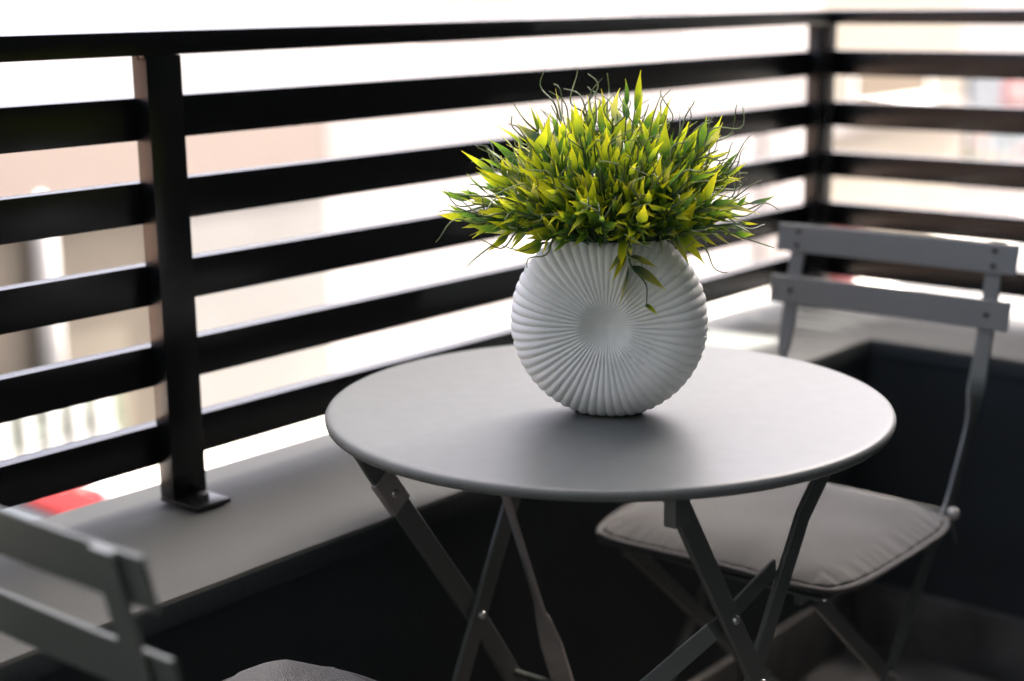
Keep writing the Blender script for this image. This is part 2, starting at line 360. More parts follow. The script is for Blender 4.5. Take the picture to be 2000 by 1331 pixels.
b1 = leg('leg', [(1.452, yr+.0075, .700), (1.40, yr+.0075, .652), (1.344, yr+.0075, .602), (1.30, yr+.0075, .532), (1.252, yr+.0075, .452), (.985, yr+.0075, .006)])
a2 = leg('leg', [(1.045, yl, .698), (1.073, yl, .655), (1.228, yl, .438), (1.283, yl, .352), (1.50, yl-.0, .006)])
b2 = leg('leg', [(1.40, yl-.0075, .700), (1.352, yl-.0075, .66), (1.312, yl-.0075, .605), (1.228, yl-.0075, .438), (1.02, yl-.0075, .006)])
for nm, x, y, z, l in (('rivet', 1.252, yr-.005, .450, a1), ('rivet', 1.228, yl-.013, .438, b2), ('rivet', 1.198, yr-.005, .537, a1), ('rivet', 1.107, yr-.005, .672, a1), ('rivet', 1.10, yl-.005, .617, a2)):
    MB().lathe([(.0001, -.002), (.0048, -.002), (.0048, .0008), (.0036, .0022), (.0001, .0026)], 14).build('rivet', MT['steel'], l, 40).matrix_local = Matrix.Translation((x-TX, y-TY, z)) @ Matrix.Rotation(R(90), 4, 'X')
MB().flat(L_([(1.084, yl-.0005, .6395), (1.112, yl-.0005, .6005)]), YD.cross(Vector((.583, 0, -.812))), .031, .0092).build('leg_clip', MT['clip'], a2, 30)
# hinge bracket under the front corner, cross rods, folding stay bars
MB().box((1.074-TX, yr-.016-TY, .668), (1.098-TX, yr-.0035-TY, .7060), .001).build('hinge_bracket', MT['frame'], tb, 40)
MB().box((1.03-TX, yl-.0195-TY, .690), (1.075-TX, yl-.0035-TY, .7060), .001).build('hinge_bracket', MT['frame'], tb, 40)
MB().box((1.36-TX, yr+.004-TY, .696), (1.47-TX, yr+.0115-TY, .7062), .001).build('top_bracket', MT['frame'], tb, 40)
MB().box((1.34-TX, yl-.0115-TY, .696), (1.44-TX, yl-.004-TY, .7062), .001).build('top_bracket', MT['frame'], tb, 40)
MB().tube(L_([(1.298, yl, .338), (1.322, yr, .338)]), .0042, 10).build('cross_rod', MT['frame'], tb, 'all')
MB().tube(L_([(1.48, yl, .05), (1.502, yr, .05)]), .0042, 10).build('cross_rod', MT['frame'], tb, 'all')
MB().tube(L_([(1.042, yl-.0075, .05), (1.01, yr+.0075, .05)]), .0042, 10).build('cross_rod', MT['frame'], tb, 'all')
def twist(pts, w0, w1, k0, k1, n=22):
    # resample a straight bar and turn its width from w0 to w1 between fractions k0 and k1
    a, b = Vector(pts[0]), Vector(pts[1]); P = []; wd = []
    for i in range(n+1):
        f = i/n; P.append(a.lerp(b, f)); s = min(1, max(0, (f-k0)/(k1-k0))); s = s*s*(3-2*s); wd.append(Vector(w0).lerp(Vector(w1), s))
    return P, wd
t_ = Vector((.346, 0, -.938)); n_ = Vector((-.80, .52, -.29))
P_, wd = twist(L_([(1.205, 1.062, .662), (1.43, 1.052, .052)]), n_.cross(t_), (.45, -.9, .1), .36, .46)
MB().flat(P_, wd, .026, .005).build('stay_bar', MT['clip'], tb, 30)  # paler colour stands in for skylight falling on this bar
sb = L_([(1.300, yr+.014, .556), (1.197, yr+.0075, .535), (1.175, yr+.0085, .529), (1.115, .790, .476), (1.07, .86, .40), (1.105, yl-.015, .205)])
MB().flat(sb, [Vector((.1, 0, 1)), Vector((.1, 0, 1)), Vector((.1, 0, 1)), Vector((.3, .4, 1)), Vector((.4, .5, 1)), Vector((.4, .5, 1))], .020, .005).build('stay_bar', MT['frame'], tb, 30)

def smooth_path(c, n=5):
    out = []
    for i in range(len(c)-1):
        a, b, d, e = c[max(i-1, 0)], c[i], c[i+1], c[min(i+2, len(c)-1)]
        for k in range(n):
            t = k/n; out.append(.5*((2*b)+(d-a)*t+(2*a-5*b+4*d-e)*t*t+(3*b-a-3*d+e)*t**3))
    return out+[c[-1]]

# ------------------------------------------------------------------ chairs (local x = forward, seat hinge at x 0)
def chair(label, loc, rz):
    c = thing('folding_chair', label, 'chair', loc, rz, 'folding metal bistro chairs')
    fr = MT['frame']
    # slats of the back, slightly cupped, reclined
    for (x, z) in ((-.1335, .780), (-.1165, .706)):
        mb = MB(); n = 10; P = []
        for i in range(n+1):
            y = -.1825+.365*i/n; P.append((x-.004*(1-(y/.18)**2), y, z))
        mb.flat(P, Vector((-.22, 0, 1)), .0405, .0035)
        sl_ = mb.build('back_slat', fr, c, 30)
        for y in (-.150, .150):
            for dz in ((.011, -.009) if z > .75 else (0,)):
                s_ = MB().lathe([(.0001, -.001), (.0035, -.001), (.0035, .0012), (.0022, .0022), (.0001, .0024)], 12).build('screw', MT['darksteel'], sl_)
                s_.matrix_local = Matrix.Translation((x+.0022-.22*dz, y, z+dz)) @ Matrix.Rotation(R(90), 4, 'Y')
    for s in (-1, 1):
        y = s*.150
        pts = [(-.1445, y, .800), (-.1245, y, .71), (-.108, y, .64), (-.096, y, .602), (-.088, y, .575), (-.076, y, .545), (-.050, y, .497), (-.028, y, .460), (.0, y, .432), (.035, y, .392), (.128, y, .276), (.345, y, .006)]
        P = smooth_path([Vector(q) for q in pts], 4); wd = []
        for i, q in enumerate(P):
            t = (P[min(i+1, len(P)-1)]-P[max(i-1, 0)]).normalized()
            f = min(1, max(0, (.650-q.z)/(.650-.555))); f = f*f*(3-2*f)
            wd.append(Vector((0, s, 0)).lerp(YD.cross(t)*1.0, f))
        MB().flat(P, wd, .023, .005).build('back_upright', fr, c, 30)
        y2 = s*.136
        P = [Vector(q) for q in ((.300, y2, .428), (.128, y2, .276), (-.175, y2, .006))]
        MB().flat(P, [YD.cross((P[-1]-P[0]).normalized())]*3, .022, .005).build('leg', fr, c, 30)
        MB().lathe([(.0001, 0), (.0052, 0), (.0052, .003), (.003, .005), (.0001, .0055)], 12).build('rivet', MT['steel'], c, 40).matrix_local = Matrix.Translation((.128, y+s*.002, .276)) @ Matrix.Rotation(R(-90*s), 4, 'X')
        MB().lathe([(.0001, 0), (.0075, 0), (.0085, .004), (.008, .010), (.005, .013), (.0001, .014)], 16).build('end_cap', MT['knob'], c, 40).matrix_local = Matrix.Translation((-.022, y+s*.0035, .452)) @ Matrix.Rotation(R(-90*s), 4, 'X')
        MB().box((-.02, s*.127-.0045, .428), (.330, s*.127+.0045, .4395), .0012).build('seat_rail', fr, c, 40)
    for k in range(7):
        x = .004+k*.049; MB().box((x, -.165, .4397), (x+.034, .165, .4432), .001).build('seat_slat', fr, c, 40)
    MB().tube([(-.022, -.150, .452), (-.022, .150, .452)], .0035, 8).build('hinge_rod', fr, c, 'all')
    MB().tube([(.2, -.150, .187), (.2, .150, .187)], .0038, 8).build('cross_rod', fr, c, 'all')
    MB().tube([(-.06, -.136, .109), (-.06, .136, .109)], .0038, 8).build('cross_rod', fr, c, 'all')
    return c
def cushion(label, loc, rz, m, seed, puff=.0265, hx=.172, hy=.184):
    c = thing('seat_cushion', label, 'cushion', loc, rz, 'seat cushions on the bistro chairs')
    rnd = random.Random(seed); n = 56; vs = []; fs = []
    ph = [rnd.uniform(0, 6.28) for _ in range(6)]
    def edge(u, v):
        # map the square to a rounded square
        q = 5.0; r = (abs(u)**q+abs(v)**q)**(1/q); k = max(abs(u), abs(v)); f = (k/r) if r > 0 else 1
        return u*f**.75, v*f**.75
    def sag(u, v): return .004*math.sin(2.2*u+ph[0])*math.sin(1.9*v+ph[1]) - .006*(abs(u*v))**2
    top = {}; bot = {}
    for i in range(n+1):
        for j in range(n+1):
            u = -1+2*i/n; v = -1+2*j/n; U, V = edge(u, v)
            d = 1-max(abs(u), abs(v))                       # distance from the seam
            prof = (1-(1-min(1, d/.62))**2.6)
            an = math.atan2(v, u)
            along = (U if abs(v) > abs(u) else V)
            puck = (math.sin(along*46+ph[2]+2.2*math.sin(along*9+ph[3]))*.5+math.sin(along*81+ph[4])*.35)
            pk = .0021*puck*math.exp(-((d-.07)/.07)**2)
            h = puff*prof + pk*(1 if d > .005 else 0) + .0016*math.sin(U*7+ph[5])*math.sin(V*6+ph[3])*min(1, d*4)
            top[i, j] = len(vs); vs.append((U*hx, V*hy, .010+h+sag(U, V)*(1-d*.5)))
            if 0 < i < n and 0 < j < n:
                bot[i, j] = len(vs); vs.append((U*hx, V*hy, .010-.0095*prof+sag(U, V)*.2*(1-prof)+.0002))
            else: bot[i, j] = top[i, j]
    for i in range(n):
        for j in range(n):
            fs.append((top[i, j], top[i+1, j], top[i+1, j+1], top[i, j+1])); fs.append((bot[i, j], bot[i, j+1], bot[i+1, j+1], bot[i+1, j]))
    pad = MB().add(vs, fs).build('pad', m, c, 'all')
    ring = []; N = 160
    for k in range(N+1):
        a = 8*(k % N)/N; s = int(a//2); f = a % 2-1
        u, v = [(f, -1), (1, f), (-f, 1), (-1, -f)][s]; U, V = edge(u, v)
        ring.append((U*hx*1.012, V*hy*1.012, .0085+sag(U, V)))
    MB().tube(ring[:-1]+[ring[0]], .0042, 8, cap=False).build('piping', m, c, 'all')
    for s in (-1, 1):
        for q in (0, 1):
            x0 = -hx*.93; y0 = s*hy*.86
            MB().tube([(x0, y0, .006), (x0-.012, y0-.004*q*s, .004+.004*q), (x0-.017, y0+s*.010, -.004-.006*q), (x0-.013-.006*q, y0+s*.016, -.020-.01*q)], [.0022, .0022, .002, .0016], 6).build('tie_cord', m, c, 'all')
    return c
chair('grey folding metal chair right of the table, its slatted back toward the far corner', (1.83, .967, 0), math.pi)
chair('grey folding metal chair at the left edge, seen from behind its slatted back', (.665, .932, 0), 0)
cushion('plump taupe cushion on the chair to the right of the table', (1.667, .972, .4445), math.pi, MT['cushion'], 3)
lc = cushion('dark grey ribbed cushion on the chair at the left edge', (.785, .936, .4445), 0, MT['cushion2'], 11, .015)
lc.scale = (1, 1, 2.7)

# ------------------------------------------------------------------ vase
VX, VY = 1.230, 0.916
to_cam = Vector((-VX, -VY, 0)).normalized()
vr = Vector((-to_cam.y, to_cam.x, 0))            # image right, seen from the camera
face = (Matrix.Rotation(R(-6), 3, 'Z') @ to_cam)
side = Vector((-face.y, face.x, 0))
RV = .1010; CZ = .0975; TOP = CZ+RV*.85
def vase():
    bm = bmesh.new(); NR = 60; NP = NR*8
    prof = []
    for i in range(0, 26):
        q = i/25; rho = .004+.616*q
        k = min(1, max(0, (rho-.02)/.27)); hgt = .011+.019*k*k*(3-2*k)+.010*math.sin(math.pi/2*min(1, rho/.62))
        prof.append((rho, hgt, 0))
    for i in range(1, 19):
        a = math.pi*i/18
        prof.append((.62+.38*math.sin(a), .040*math.cos(a), a))
    back = [(r, -h, math.pi) for r, h, a in prof[:25]][::-1]
    prof += back
    rows = []
    for rho, h, a in prof:
        row = []
        amp = .0017*min(1, max(0, (rho-.15)/.24))*(1-.4*min(1, max(0, (rho-.86)/.12)))
        for k in range(NP):
            ph = 2*math.pi*k/NP
            d = amp*(abs(math.sin(NR/2*ph))**.8*1.6-.8)
            nr, nh = math.sin(a), math.cos(a)
            if a == 0: nr = -.35*math.cos(min(1, max(0, (rho-.10)/.50))*math.pi/2); nh = math.sqrt(1-nr*nr)
            r = rho*RV+nr*d; hh = h+nh*d
            p = side*(r*math.cos(ph))+Vector((0, 0, 1))*(CZ+r*math.sin(ph))+face*hh
            row.append(bm.verts.new(p))
        rows.append(row)
    for i in range(len(rows)-1):
        for k in range(NP):
            bm.faces.new((rows[i][k], rows[i][(k+1) % NP], rows[i+1][(k+1) % NP], rows[i+1][k]))
    bm.faces.new(rows[0]); bm.faces.new(rows[-1])
    g = bm.verts[:]+bm.edges[:]+bm.faces[:]
    bmesh.ops.bisect_plane(bm, geom=g, dist=1e-6, plane_co=(0, 0, TOP), plane_no=(0, 0, 1), clear_outer=True)
    g = bm.verts[:]+bm.edges[:]+bm.faces[:]
    res = bmesh.ops.bisect_plane(bm, geom=g, dist=1e-6, plane_co=(0, 0, .0022), plane_no=(0, 0, -1), clear_outer=True)
    eds = [e for e in res['geom_cut'] if isinstance(e, bmesh.types.BMEdge)]
    bmesh.ops.holes_fill(bm, edges=eds, sides=0)
    bmesh.ops.recalc_face_normals(bm, faces=bm.faces[:])
    me = bpy.data.meshes.new('body'); bm.to_mesh(me); bm.free(); me.materials.append(MT['vase'])
    me.polygons.foreach_set('use_smooth', [True]*len(me.polygons)); me.set_sharp_from_angle(angle=R(60))
    return me
vs_ = thing('fluted_vase', 'white fluted disc-shaped ceramic vase standing on the round table', 'vase', (VX, VY, TZ))
vb = link('body', vase(), vs_)
md = vb.modifiers.new('wall', 'SOLIDIFY'); md.thickness = .0035; md.offset = -1
# foot: a thin recessed pad that carries the vase
MB().lathe([(.0001, .0003), (.026, .0003), (.026, .0021), (.0001, .0021)], 40).build('foot_pad', MT['darksteel'], vs_).matrix_local = Matrix.Rotation(math.atan2(side.y, side.x), 4, 'Z') @ Matrix.Diagonal((1.35, .8, 1, 1))

# ------------------------------------------------------------------ artificial plant
pl = thing('artificial_plant', 'bushy artificial plant with pointed yellow green leaves and curly tendrils in the vase', 'plant', (VX, VY, TZ+TOP))
pl.rotation_euler = (0, 0, 0)
Rr, Ff, Uu = vr, to_cam, Vector((0, 0, 1))
def W3(a, b, c=0): return Rr*a+Uu*b+Ff*c
def leaf_mesh(i):
    rnd = random.Random(100+i); nm, shape = i % 3, i//3
    rows = 8; vs = []; fs = []; al = []
    curl = [0.10, -.18, .30, -.35, .5][shape]; tw = [.2, -.4, .5, -.2, .8][shape]; wmax = [.175, .155, .20, .13, .165][shape]
    for k in range(rows+1):
        t = k/rows
        w = wmax*(math.sin(math.pi*min(1, t**.72))**.9)*(1-.55*t) if t < 1 else 0.003
        w = max(w, .012*(1-t)+.004)
        if t > .72: w = max(.008, w*(1-(t-.72)*1.6))
        cx = t; cz = curl*t*t*.55; cy = .10*math.sin(2.2*t+shape)*t
        a = tw*t; fold = .28
        for s in (-1, 0, 1):
            y = s*w*math.cos(a); z = (abs(s)*w*fold)+s*w*math.sin(a)
            vs.append((cx, cy+y, cz+z)); al.append(t+(.06*(abs(s))))
    for k in range(rows):
        for s in range(2): fs.append((k*3+s, k*3+s+1, (k+1)*3+s+1, (k+1)*3+s))
    return vs, fs, al
leaf_src = [leaf_mesh(i) for i in range(15)]
def make_leaf(i):
    v, f, al = leaf_src[i]; me = bpy.data.meshes.new('leaf'); me.from_pydata(v, [], f); me.materials.append(LM[i % 3])
    at = me.attributes.new('along', 'FLOAT', 'POINT'); at.data.foreach_set('value', al)
    me.polygons.foreach_set('use_smooth', [True]*len(me.polygons)); return me
leaf_me = [make_leaf(i) for i in range(15)]
leaves = []                                        # (matrix, variant)
def frame(d, roll, length, wid, pos):
    d = d.normalized(); ref = Uu if abs(d.z) < .92 else Rr
    y = ref.cross(d).normalized(); z = d.cross(y)
    q = Quaternion(d, roll); y = q @ y; z = q @ z
    m = Matrix((d*length, y*length*wid, z*length)).transposed().to_4x4(); m.translation = pos; return m
def bez(p0, p1, p2, t): return p0*(1-t)**2+p1*(2*t*(1-t))+p2*t*t
def stem_pts(p0, d0, d1, L, n=10):
    p1 = p0+d0*L*.5; p2 = p1+d1*L*.5
    return [bez(p0, p1, p2, i/n) for i in range(n+1)]
def tendril(p, d, L, rnd):
    d = d.normalized(); a = d.cross(Vector((rnd.uniform(-1, 1), rnd.uniform(-1, 1), rnd.uniform(-1, 1)))).normalized(); b = d.cross(a)
    n = 12; pts = []; A = rnd.uniform(.10, .26)*L; w = rnd.uniform(4.5, 8.0); ph = rnd.uniform(0, 6.28)
    c0 = math.sin(ph); bend = rnd.uniform(-.25, .4)
    for i in range(n+1):
        t = i/n
        pts.append(p+d*L*t*(1-.12*t)+a*A*(math.sin(w*t+ph)-c0)*t**.7+b*bend*L*t*t*.6)
    MB().tube(pts, [.00115*(1-.6*i/n) for i in range(n+1)], 5).build('tendril', TEND, pl, 'all')
def sprig(p0, d0, d1, L, rnd, nl=9, t0=.42, tend=2, ls=1.0, mode=None):
    P = stem_pts(p0, d0, d1, L)
    MB().tube(P, [.0012-.0005*i/10 for i in range(11)], 5, cap=False).build('stem', STEM, pl, 'all')
    n = len(P)-1
    for k in range(nl):
        t = t0+(1-t0)*(k+.5*rnd.random())/(nl-.3); t = min(t, 1); f = t*n; i = min(int(f), n-1)
        pos = P[i].lerp(P[i+1], f-i); tg = (P[i+1]-P[i]).normalized()
        s = 1 if k % 2 else -1
        perp = Quaternion(tg, rnd.uniform(0, 6.28)) @ tg.orthogonal().normalized()
        sp = rnd.uniform(.3, 1.15) if k < nl-1 else .15
        d = (tg+perp*sp+Uu*rnd.uniform(-.05, .28)).normalized()
        Ln = rnd.uniform(.020, .043)*ls*(1.0 if t > .6 else .8)
        if mode is not None: mi = rnd.choice(mode)
        else: mi = rnd.choices([0, 1, 2], [.80, .10, .10] if t > .55 else [.42, .48, .10])[0]
        leaves.append((frame(d, rnd.uniform(-1.6, 1.6), Ln, rnd.uniform(.75, 1.15), pos+d*.0015), mi+3*rnd.randrange(5)))
    for k in range(tend):
        t = rnd.uniform(.7, 1); f = t*n; i = min(int(f), n-1); pos = P[i].lerp(P[i+1], f-i); tg = (P[i+1]-P[i]).normalized()
        tendril(pos, tg+Vector((rnd.uniform(-.4, .4), rnd.uniform(-.4, .4), rnd.uniform(-.3, .4))), rnd.uniform(.04, .075), rnd)
rnd = random.Random(21)
NS = 150
for i in range(NS):
    # directions spread evenly over a dome a little larger than a half sphere
    f = (i+.5)/NS; cz = 1-f*.90; az = i*2.39996+rnd.uniform(-.25, .25); sn = math.sqrt(max(0, 1-cz*cz))
    d = W3(sn*math.cos(az), cz, sn*math.sin(az))
    p0 = W3(.038*math.cos(az)*sn**.5, rnd.uniform(-.012, .002), .017*math.sin(az)*sn**.5)
    d0 = (d*.75+Uu*.62).normalized()
    L = rnd.uniform(.68, 1.04)*(.157-.056*sn)
    d1 = (d+Uu*(.10 if cz > .3 else -.06)).normalized()
    sprig(p0, d0, d1, L, rnd, nl=rnd.choice([6, 7, 8]), tend=rnd.choice([1, 1, 2, 2]))
for i in range(120):                                 # short inner growth
    az = rnd.uniform(0, 6.28); cz = rnd.uniform(.0, .95); sn = math.sqrt(1-cz*cz)
    d = W3(sn*math.cos(az), cz, sn*math.sin(az)); p0 = W3(.042*math.cos(az)*sn, -.006, .022*math.sin(az)*sn)
    sprig(p0, (d+Uu*.4).normalized(), d, rnd.uniform(.055, .115), rnd, nl=8, t0=.25, tend=0, ls=.8, mode=[1, 1, 1, 0])
for a, b, c, L in ((-.95, .1, .1, .10), (-.85, .0, .45, .085), (-.6, -.1, .7, .07), (.65, .0, .6, .075), (.9, .0, .2, .09), (.2, -.1, .9, .065)):
    d = W3(a, b, c).normalized(); sprig(W3(.04*a, 0, .018*c), (d*.8+Uu*.55).normalized(), (d-Uu*.35).normalized(), L, rnd, nl=10, tend=2)
# the sprig hanging over the front of the vase
off = .040
hp = [W3(.016, .002, .020), W3(.019, .010, off), W3(.0195, -.006, off+.010), W3(.0225, -.021, off+.012), W3(.036, -.037, off+.014), W3(.0375, -.052, off+.014), W3(.0365, -.061, off+.014)]
hs = smooth_path(hp); MB().tube(hs, [.0011-.0006*i/(len(hs)-1) for i in range(len(hs))], 6).build('stem', STEM, pl, 'all')
for (a, b), (a2, b2), mi in (((.021, -.010), (.045, -.023), 2), ((.023, -.020), (.052, -.046), 2), ((.019, -.020), (.009, -.062), 2), ((.017, -.010), (.003, -.034), 0), ((.010, .010), (.008, -.022), 0), ((.016, -.006), (-.002, -.026), 2), ((.0365, -.058), (.046, -.069), 0)):
    p = W3(a, b, off+.012); q = W3(a2, b2, off+.016); leaves.append((frame(q-p, random.uniform(-.3, .3), (q-p).length*1.05, 1.65, p), mi))
for (a, b), (a2, b2), mi in (((.060, .014), (.075, -.022), 2), ((.048, .018), (.052, -.010), 2), ((-.046, .012), (-.065, -.010), 1)):
    p = W3(a, b, off); q = W3(a2, b2, off+.008); leaves.append((frame(q-p, random.uniform(-.3, .3), (q-p).length, 1.25, p), mi))
# the 300 leaves that show largest (outer, toward the camera) are objects, the rest one mass
def show(m): 
    p = m.translation; return p.dot(Ff)*1.0+(p-W3(0, .03, 0)).length*.55
leaves.sort(key=lambda e: -show(e[0]))
for m, vi in leaves[:300]: link('leaf', leaf_me[vi], pl, m)
vv = []; ff = []; mm = []; aa = []
for m, vi in leaves[300:]:
    v, f, al = leaf_src[vi]; o = len(vv); j = random.uniform(-.13, .13)
    vv += [m @ Vector(x) for x in v]; ff += [tuple(k+o for k in q) for q in f]; mm += [vi % 3]*len(f); aa += [x+j for x in al]
me = bpy.data.meshes.new('leaf_mass'); me.from_pydata([tuple(x) for x in vv], [], ff)
for m in LM: me.materials.append(m)
me.polygons.foreach_set('material_index', mm); me.polygons.foreach_set('use_smooth', [True]*len(ff))
me.attributes.new('along', 'FLOAT', 'POINT').data.foreach_set('value', aa)
o = link('leaf_mass', me, pl); o['kind'] = 'stuff'
fm = MB().lathe([(.0001, .004), (.026, .002), (.031, -.004), (.031, -.02), (.0001, -.02)], 30).build('foam_plug', MT['moss'], pl, 'all')
fm.matrix_local = Matrix.Rotation(math.atan2(side.y, side.x), 4, 'Z') @ Matrix.Diagonal((1.35, .6, 1, 1)) @ Matrix.Translation((0, 0, -.010))

# ------------------------------------------------------------------ buildings and street across the road
def px(x, y, Y):                                   # where the line of sight through a photo pixel meets the plane at Y
    d = F+RT*((x-1000)/2980.7)-UP*((y-665.5)/2980.7); return Vector((0, 0, CAMZ))+d*(Y/d.y)
def window(parent, x0, x1, z0, z1, shutter=None, y=0.0):
    f = MB()
    f.box((x0, y-.05, z0), (x0+.07, y-.001, z1)); f.box((x1-.07, y-.05, z0), (x1, y-.001, z1))
    f.box((x0+.07, y-.05, z0), (x1-.07, y-.001, z0+.07)); f.box((x0+.07, y-.05, z1-.07), (x1-.07, y-.001, z1))
    w = f.build('window', MT['white'], parent)
    rbox('sill', (x0-.06, y-.12, z0-.06), (x1+.06, y-.001, z0-.001), MT['white'], w)
    if shutter:
        n = int((z1-z0-.14)/.07)
        for k in range(n): rbox('shutter_slat', (x0+.072, y-.045, z0+.075+k*.07), (x1-.072, y-.01, z0+.075+k*.07+.062), MT['tan'], w)
    else:
        rbox('pane', (x0+.07, y-.03, z0+.07), (x1-.07, y-.02, z1-.07), MT['glass'], w)
        xm = (x0+x1)/2; rbox('mullion', (xm-.03, y-.045, z0+.071), (xm+.03, y-.0301, z1-.071), MT['white'], w)
YB = 11.4
h1 = thing('low_house', 'two-storey house with beige ground floor and peach band across the street', 'house', (0, YB, HZ))
XB1 = px(628, 500, YB).x
XBm = px(330, 500, YB).x
rbox('wall', (-3.04, 0, -.16), (XBm, 6, 2.86), MT['beige'], h1)
rbox('wall', (XBm+.001, -.097, -.16), (XB1-.001, 6, 2.86), MT['greige'], h1)
rbox('upper_band', (-3.04, -.125, 2.861), (XB1-.001, 6, 3.62), MT['peach'], h1)
rbox('upper_wall', (-3.04, -.098, 3.621), (XB1-.001, 6, 6.4), MT['offwhite'], h1)
rbox('roof', (-3.04, -.25, 6.401), (XB1-.001, 6.1, 6.55), MT['white'], h1)
for q in (1.2, 4.6): window(h1, q, q+1.3, 4.75, 6.0, None, -.099)
xp = px(78, 560, YB).x
MB().tube([(xp, -.10, .05), (xp, -.10, 2.9), (xp, -.02, 3.05)], .105, 12).build('downpipe', MT['picket'], h1, 'all')
window(h1, 1.2, 2.6, .9, 2.3)
h0 = thing('reflected_peach_house', 'unseen long peach house added beyond the left for its reflection in the railing', 'house', (0, YB, HZ))  # out of view, added so posts and slats reflect a peach tone
rbox('wall', (-46, -.05, -.16), (-3.05, 6, 6.6), MT['peachlight'], h0)
rbox('roof', (-46, -.25, 6.601), (-3.05, 6.1, 6.75), MT['white'], h0)
for q in range(6):
    for z_ in (1.3, 4.3): window(h0, -42+6.2*q, -40.8+6.2*q, z_, z_+1.3, None, -.051)
h2 = thing('white_house', 'white rendered house across the street, behind the plant', 'house', (0, YB, HZ))
XB2 = px(1588, 300, YB).x
rbox('wall', (XB1+.001, -.10, -.16), (XB2-.1, 7, 3.0), MT['wallwhite'], h2)
rbox('upper_band', (XB1+.001, -.13, 3.001), (XB2-.1, 7, 3.75), MT['pinkwhite'], h2)
rbox('upper_wall', (XB1+.001, -.10, 3.751), (XB2-.1, 7, 6.9), MT['wallwhite'], h2)
for q in (12.5, 16.0): window(h2, q, q+1.3, 5.1, 6.3, None, -.101)
rbox('pilaster', (px(1475, 280, YB).x, -.16, -.159), (px(1475, 280, YB).x+.6, -.1005, 3.0), MT['pinkwhite'], h2)
rbox('roof', (XB1+.001, -.2, 6.901), (XB2-.1, 7.1, 7.05), MT['white'], h2)
xw = px(1180, 300, YB).x; window(h2, xw, xw+1.4, 1.0, 2.3, None, -.101)
h3 = thing('cream_house', 'cream house with a brown slatted shutter, seen through the right side of the railing', 'house', (0, YB, HZ))
a = px(1660, 150, YB); b_ = px(1812, 200, YB); xe = px(1880, 200, YB).x
rbox('wall', (XB2, 0, -.16), (xe, 8, 7.2), MT['cream'], h3)
rbox('roof', (XB2, -.15, 7.201), (xe, 8.1, 7.35), MT['white'], h3)
window(h3, a.x, b_.x, px(1740, 200, YB).z-HZ, px(1740, 128, YB).z-HZ, True)
rbox('string_course', (XB2, -.08, px(1740, 215, YB).z-HZ-.25), (xe, -.0005, px(1740, 215, YB).z-HZ), MT['pinkwhite'], h3)
h4 = thing('shop_building', 'shop building with grey posters and red sign at the right edge', 'shop', (0, YB, HZ))
rbox('wall', (xe+.01, .05, -.16), (xe+14, 8, 7.6), MT['pinkwhite'], h4)
rbox('roof', (xe+.01, -.1, 7.601), (xe+14.1, 8.1, 7.75), MT['white'], h4)
def panel(name, x0, x1, ya, yb, m, dy=-.04):
    A = px(x0, ya, YB); B = px(x1, yb, YB); zt = px((x0+x1)/2, ya, YB).z-HZ; zb = px((x0+x1)/2, yb, YB).z-HZ
    return rbox(name, (A.x, dy, zb), (B.x, .049, zt), m, h4)
panel('sign_board', 1893, 1956, 140, 212, MT['bluegrey']); panel('red_sign', 1958, 2060, 140, 200, MT['redsign'], -.05)
panel('red_sign_centre', 1972, 1992, 166, 192, MT['pinkwhite'], -.07)
panel('poster', 1893, 1985, 250, 330, MT['poster']); panel('poster', 1990, 2080, 262, 330, MT['poster'])
# picket fence in front of the low house
pf = thing('picket_fence', 'white picket fence in front of the beige house', 'fence', (0, 10.85, GZ))
zt = px(100, 775, 10.85).z-GZ
k = 0; x = px(-60, 830, 10.85).x
while px(215, 830, 10.85).x > x:
    rbox('picket', (x, -.018, .06), (x+.112, .018, zt), MT['picket'], pf, .006); x += .232
xa = px(-60, 830, 10.85).x
rbox('rail', (xa, .0185, .25), (x, .05, .33), MT['picket'], pf); rbox('rail', (xa, .0185, zt-.5), (x, .05, zt-.42), MT['picket'], pf)
for q in (xa+.03, x-.1): rbox('post', (q, .0505, .0), (q+.08, .13, zt-.1), MT['picket'], pf)

hg = thing('hedge', 'dark green hedge between the picket fence and the beige house', 'hedge', (0, 11.15, GZ))
rh = random.Random(5); vs = []; fs = []
x0h = px(-60, 830, 10.85).x-.3; x1h = x+.2
for _ in range(2600):
    c = Vector((rh.uniform(x0h, x1h), rh.uniform(-.13, .16), rh.uniform(.15, zt-.05)))
    d = Vector((rh.uniform(-1, 1), rh.uniform(-1, 1), rh.uniform(-1, 1))).normalized(); e = d.orthogonal().normalized()
    o_ = len(vs); vs += [c-d*.05, c+e*.022, c+d*.05, c-e*.022]; fs.append((o_, o_+1, o_+2, o_+3))
MB().add(vs, fs).build('foliage', MT['hedge'], hg)
for q in range(6):
    xx = x0h+.2+q*(x1h-x0h-.4)/5; MB().tube([(xx, .02, .0), (xx+.03, .03, .6), (xx-.02, 0, zt-.2)], [.025, .02, .008], 6).build('stem', MT['tan'], hg, 'all')

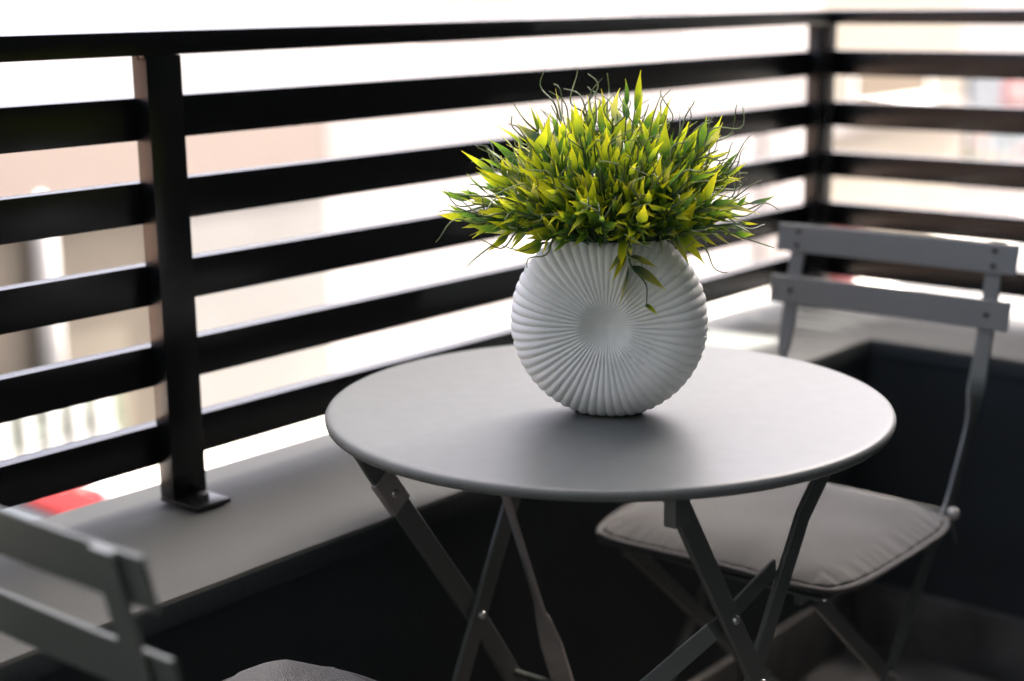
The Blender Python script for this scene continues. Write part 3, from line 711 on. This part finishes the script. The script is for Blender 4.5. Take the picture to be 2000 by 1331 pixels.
def car(label, loc, rz):
    c = thing('parked_car', label, 'car', loc, rz)
    st = [(-2.05, .35, .62, .74), (-2.0, .25, .80, .80), (-1.5, .22, .90, .85), (-.5, .2, .92, .86), (.6, .2, .92, .86), (1.2, .22, .86, .85), (1.85, .25, .74, .80), (2.05, .35, .58, .70)]
    mb = MB(); vs = []; fs = []
    for x, zb, zt_, hw in st:
        vs += [(x, -hw*.9, zb), (x, -hw, zb+.15), (x, -hw, zt_-.14), (x, -hw*.86, zt_), (x, hw*.86, zt_), (x, hw, zt_-.14), (x, hw, zb+.15), (x, hw*.9, zb)]
    for i in range(len(st)-1):
        for q in range(8): fs.append((i*8+q, i*8+(q+1) % 8, i*8+8+(q+1) % 8, i*8+8+q))
    fs += [tuple(range(8)), tuple((len(st)-1)*8+q for q in range(8))]
    body = mb.add(vs, fs).build('body', MT['red'], c, 40)
    roof = [(-1.75, .885, .72), (-1.15, 1.38, .58), (-.2, 1.46, .60), (.35, 1.40, .58), (1.12, .875, .70)]
    def cab(z0, grow):
        v = []; f = []
        for x, z, w in roof: v += [(x, -w-grow, max(z+grow, .86)), (x, w+grow, max(z+grow, .86)), (x, -.77, .86), (x, .77, .86)]
        for i in range(len(roof)-1):
            o = i*4; f += [(o, o+1, o+5, o+4), (o, o+4, o+6, o+2), (o+1, o+3, o+7, o+5)]
        f += [(0, 2, 3, 1), (16, 17, 19, 18)]
        return v, f
    v, f = cab(0, 0); MB().add(v, f).build('cabin_glass', MT['glass'], c, 30)
    MB().add([(-1.2, -.585, 1.385), (-.2, -.61, 1.468), (.37, -.59, 1.405), (.37, .59, 1.405), (-.2, .61, 1.468), (-1.2, .585, 1.385), (-1.2, -.57, 1.35), (-.2, -.6, 1.43), (.37, -.58, 1.37), (.37, .58, 1.37), (-.2, .6, 1.43), (-1.2, .57, 1.35)],
             [(0, 1, 4, 5), (1, 2, 3, 4), (0, 6, 7, 1), (1, 7, 8, 2), (3, 9, 10, 4), (4, 10, 11, 5), (2, 8, 9, 3), (0, 5, 11, 6), (6, 11, 10, 7), (7, 10, 9, 8)]).build('roof', MT['red'], c, 40)
    for s in (-1, 1):
        for x0, z0, x1, z1 in ((1.12, .90, .37, 1.40), (-.25, .90, -.25, 1.45), (-1.72, .90, -1.2, 1.38)):
            MB().tube([(x0, s*.745, z0), (x1, s*.60, z1)], .035, 6).build('pillar', MT['red'], c, 'all')
        MB().box((1.98, s*.62-.14, .60), (2.06, s*.62+.14, .74), .02).build('headlight', MT['lamp'], c, 40)
        MB().box((-2.07, s*.62-.12, .62), (-1.99, s*.62+.12, .76), .02).build('tail_light', MT['redsign'], c, 40)
        for x in (-1.28, 1.28):
            w = MB().lathe([(.20, -.10), (.30, -.10), (.32, -.06), (.32, .06), (.30, .10), (.20, .10)], 28).build('wheel', MT['tyre'], c, 40)
            w.matrix_local = Matrix.Translation((x, s*.76, .32)) @ Matrix.Rotation(R(90), 4, 'X')
            MB().lathe([(.02, -.105), (.19, -.102), (.205, -.06), (.205, .06), (.19, .102), (.02, .105)], 20).build('rim', MT['alloy'], w, 40)
    return c
RZ0 = GZ-.12
car('red car parked at the far kerb, beside the white picket fence', (4.45, 9.08, RZ0), 0)
bx = px(1625, 560, 10.35).x
wb = thing('wheelie_bin', 'red wheelie bin on the far pavement, behind the right chair', 'bin', (bx, 10.35, GZ+.002))
v = [(x*(.24+.05*z), y*(.28+.06*z), .12+.86*z) for z in (0, 1) for x, y in ((-1, -1), (1, -1), (1, 1), (-1, 1))]
MB().add(v, [(3, 2, 1, 0), (4, 5, 6, 7), (0, 1, 5, 4), (1, 2, 6, 5), (2, 3, 7, 6), (3, 0, 4, 7)]).build('body', MT['redsign'], wb)
MB().box((-.31, -.37, .9805), (.31, .36, 1.05), .02).build('lid', MT['redsign'], wb, 40)
MB().tube([(-.26, .36, .97), (-.26, .43, .99), (.26, .43, .99), (.26, .36, .97)], .018, 8).build('handle', MT['tyre'], wb, 'all')
for q in (-.22, .22):
    MB().lathe([(.02, -.03), (.10, -.03), (.10, .03), (.02, .03)], 18).build('wheel', MT['tyre'], wb, 40).matrix_local = Matrix.Translation((q, .31, .10)) @ Matrix.Rotation(R(90), 4, 'Y')
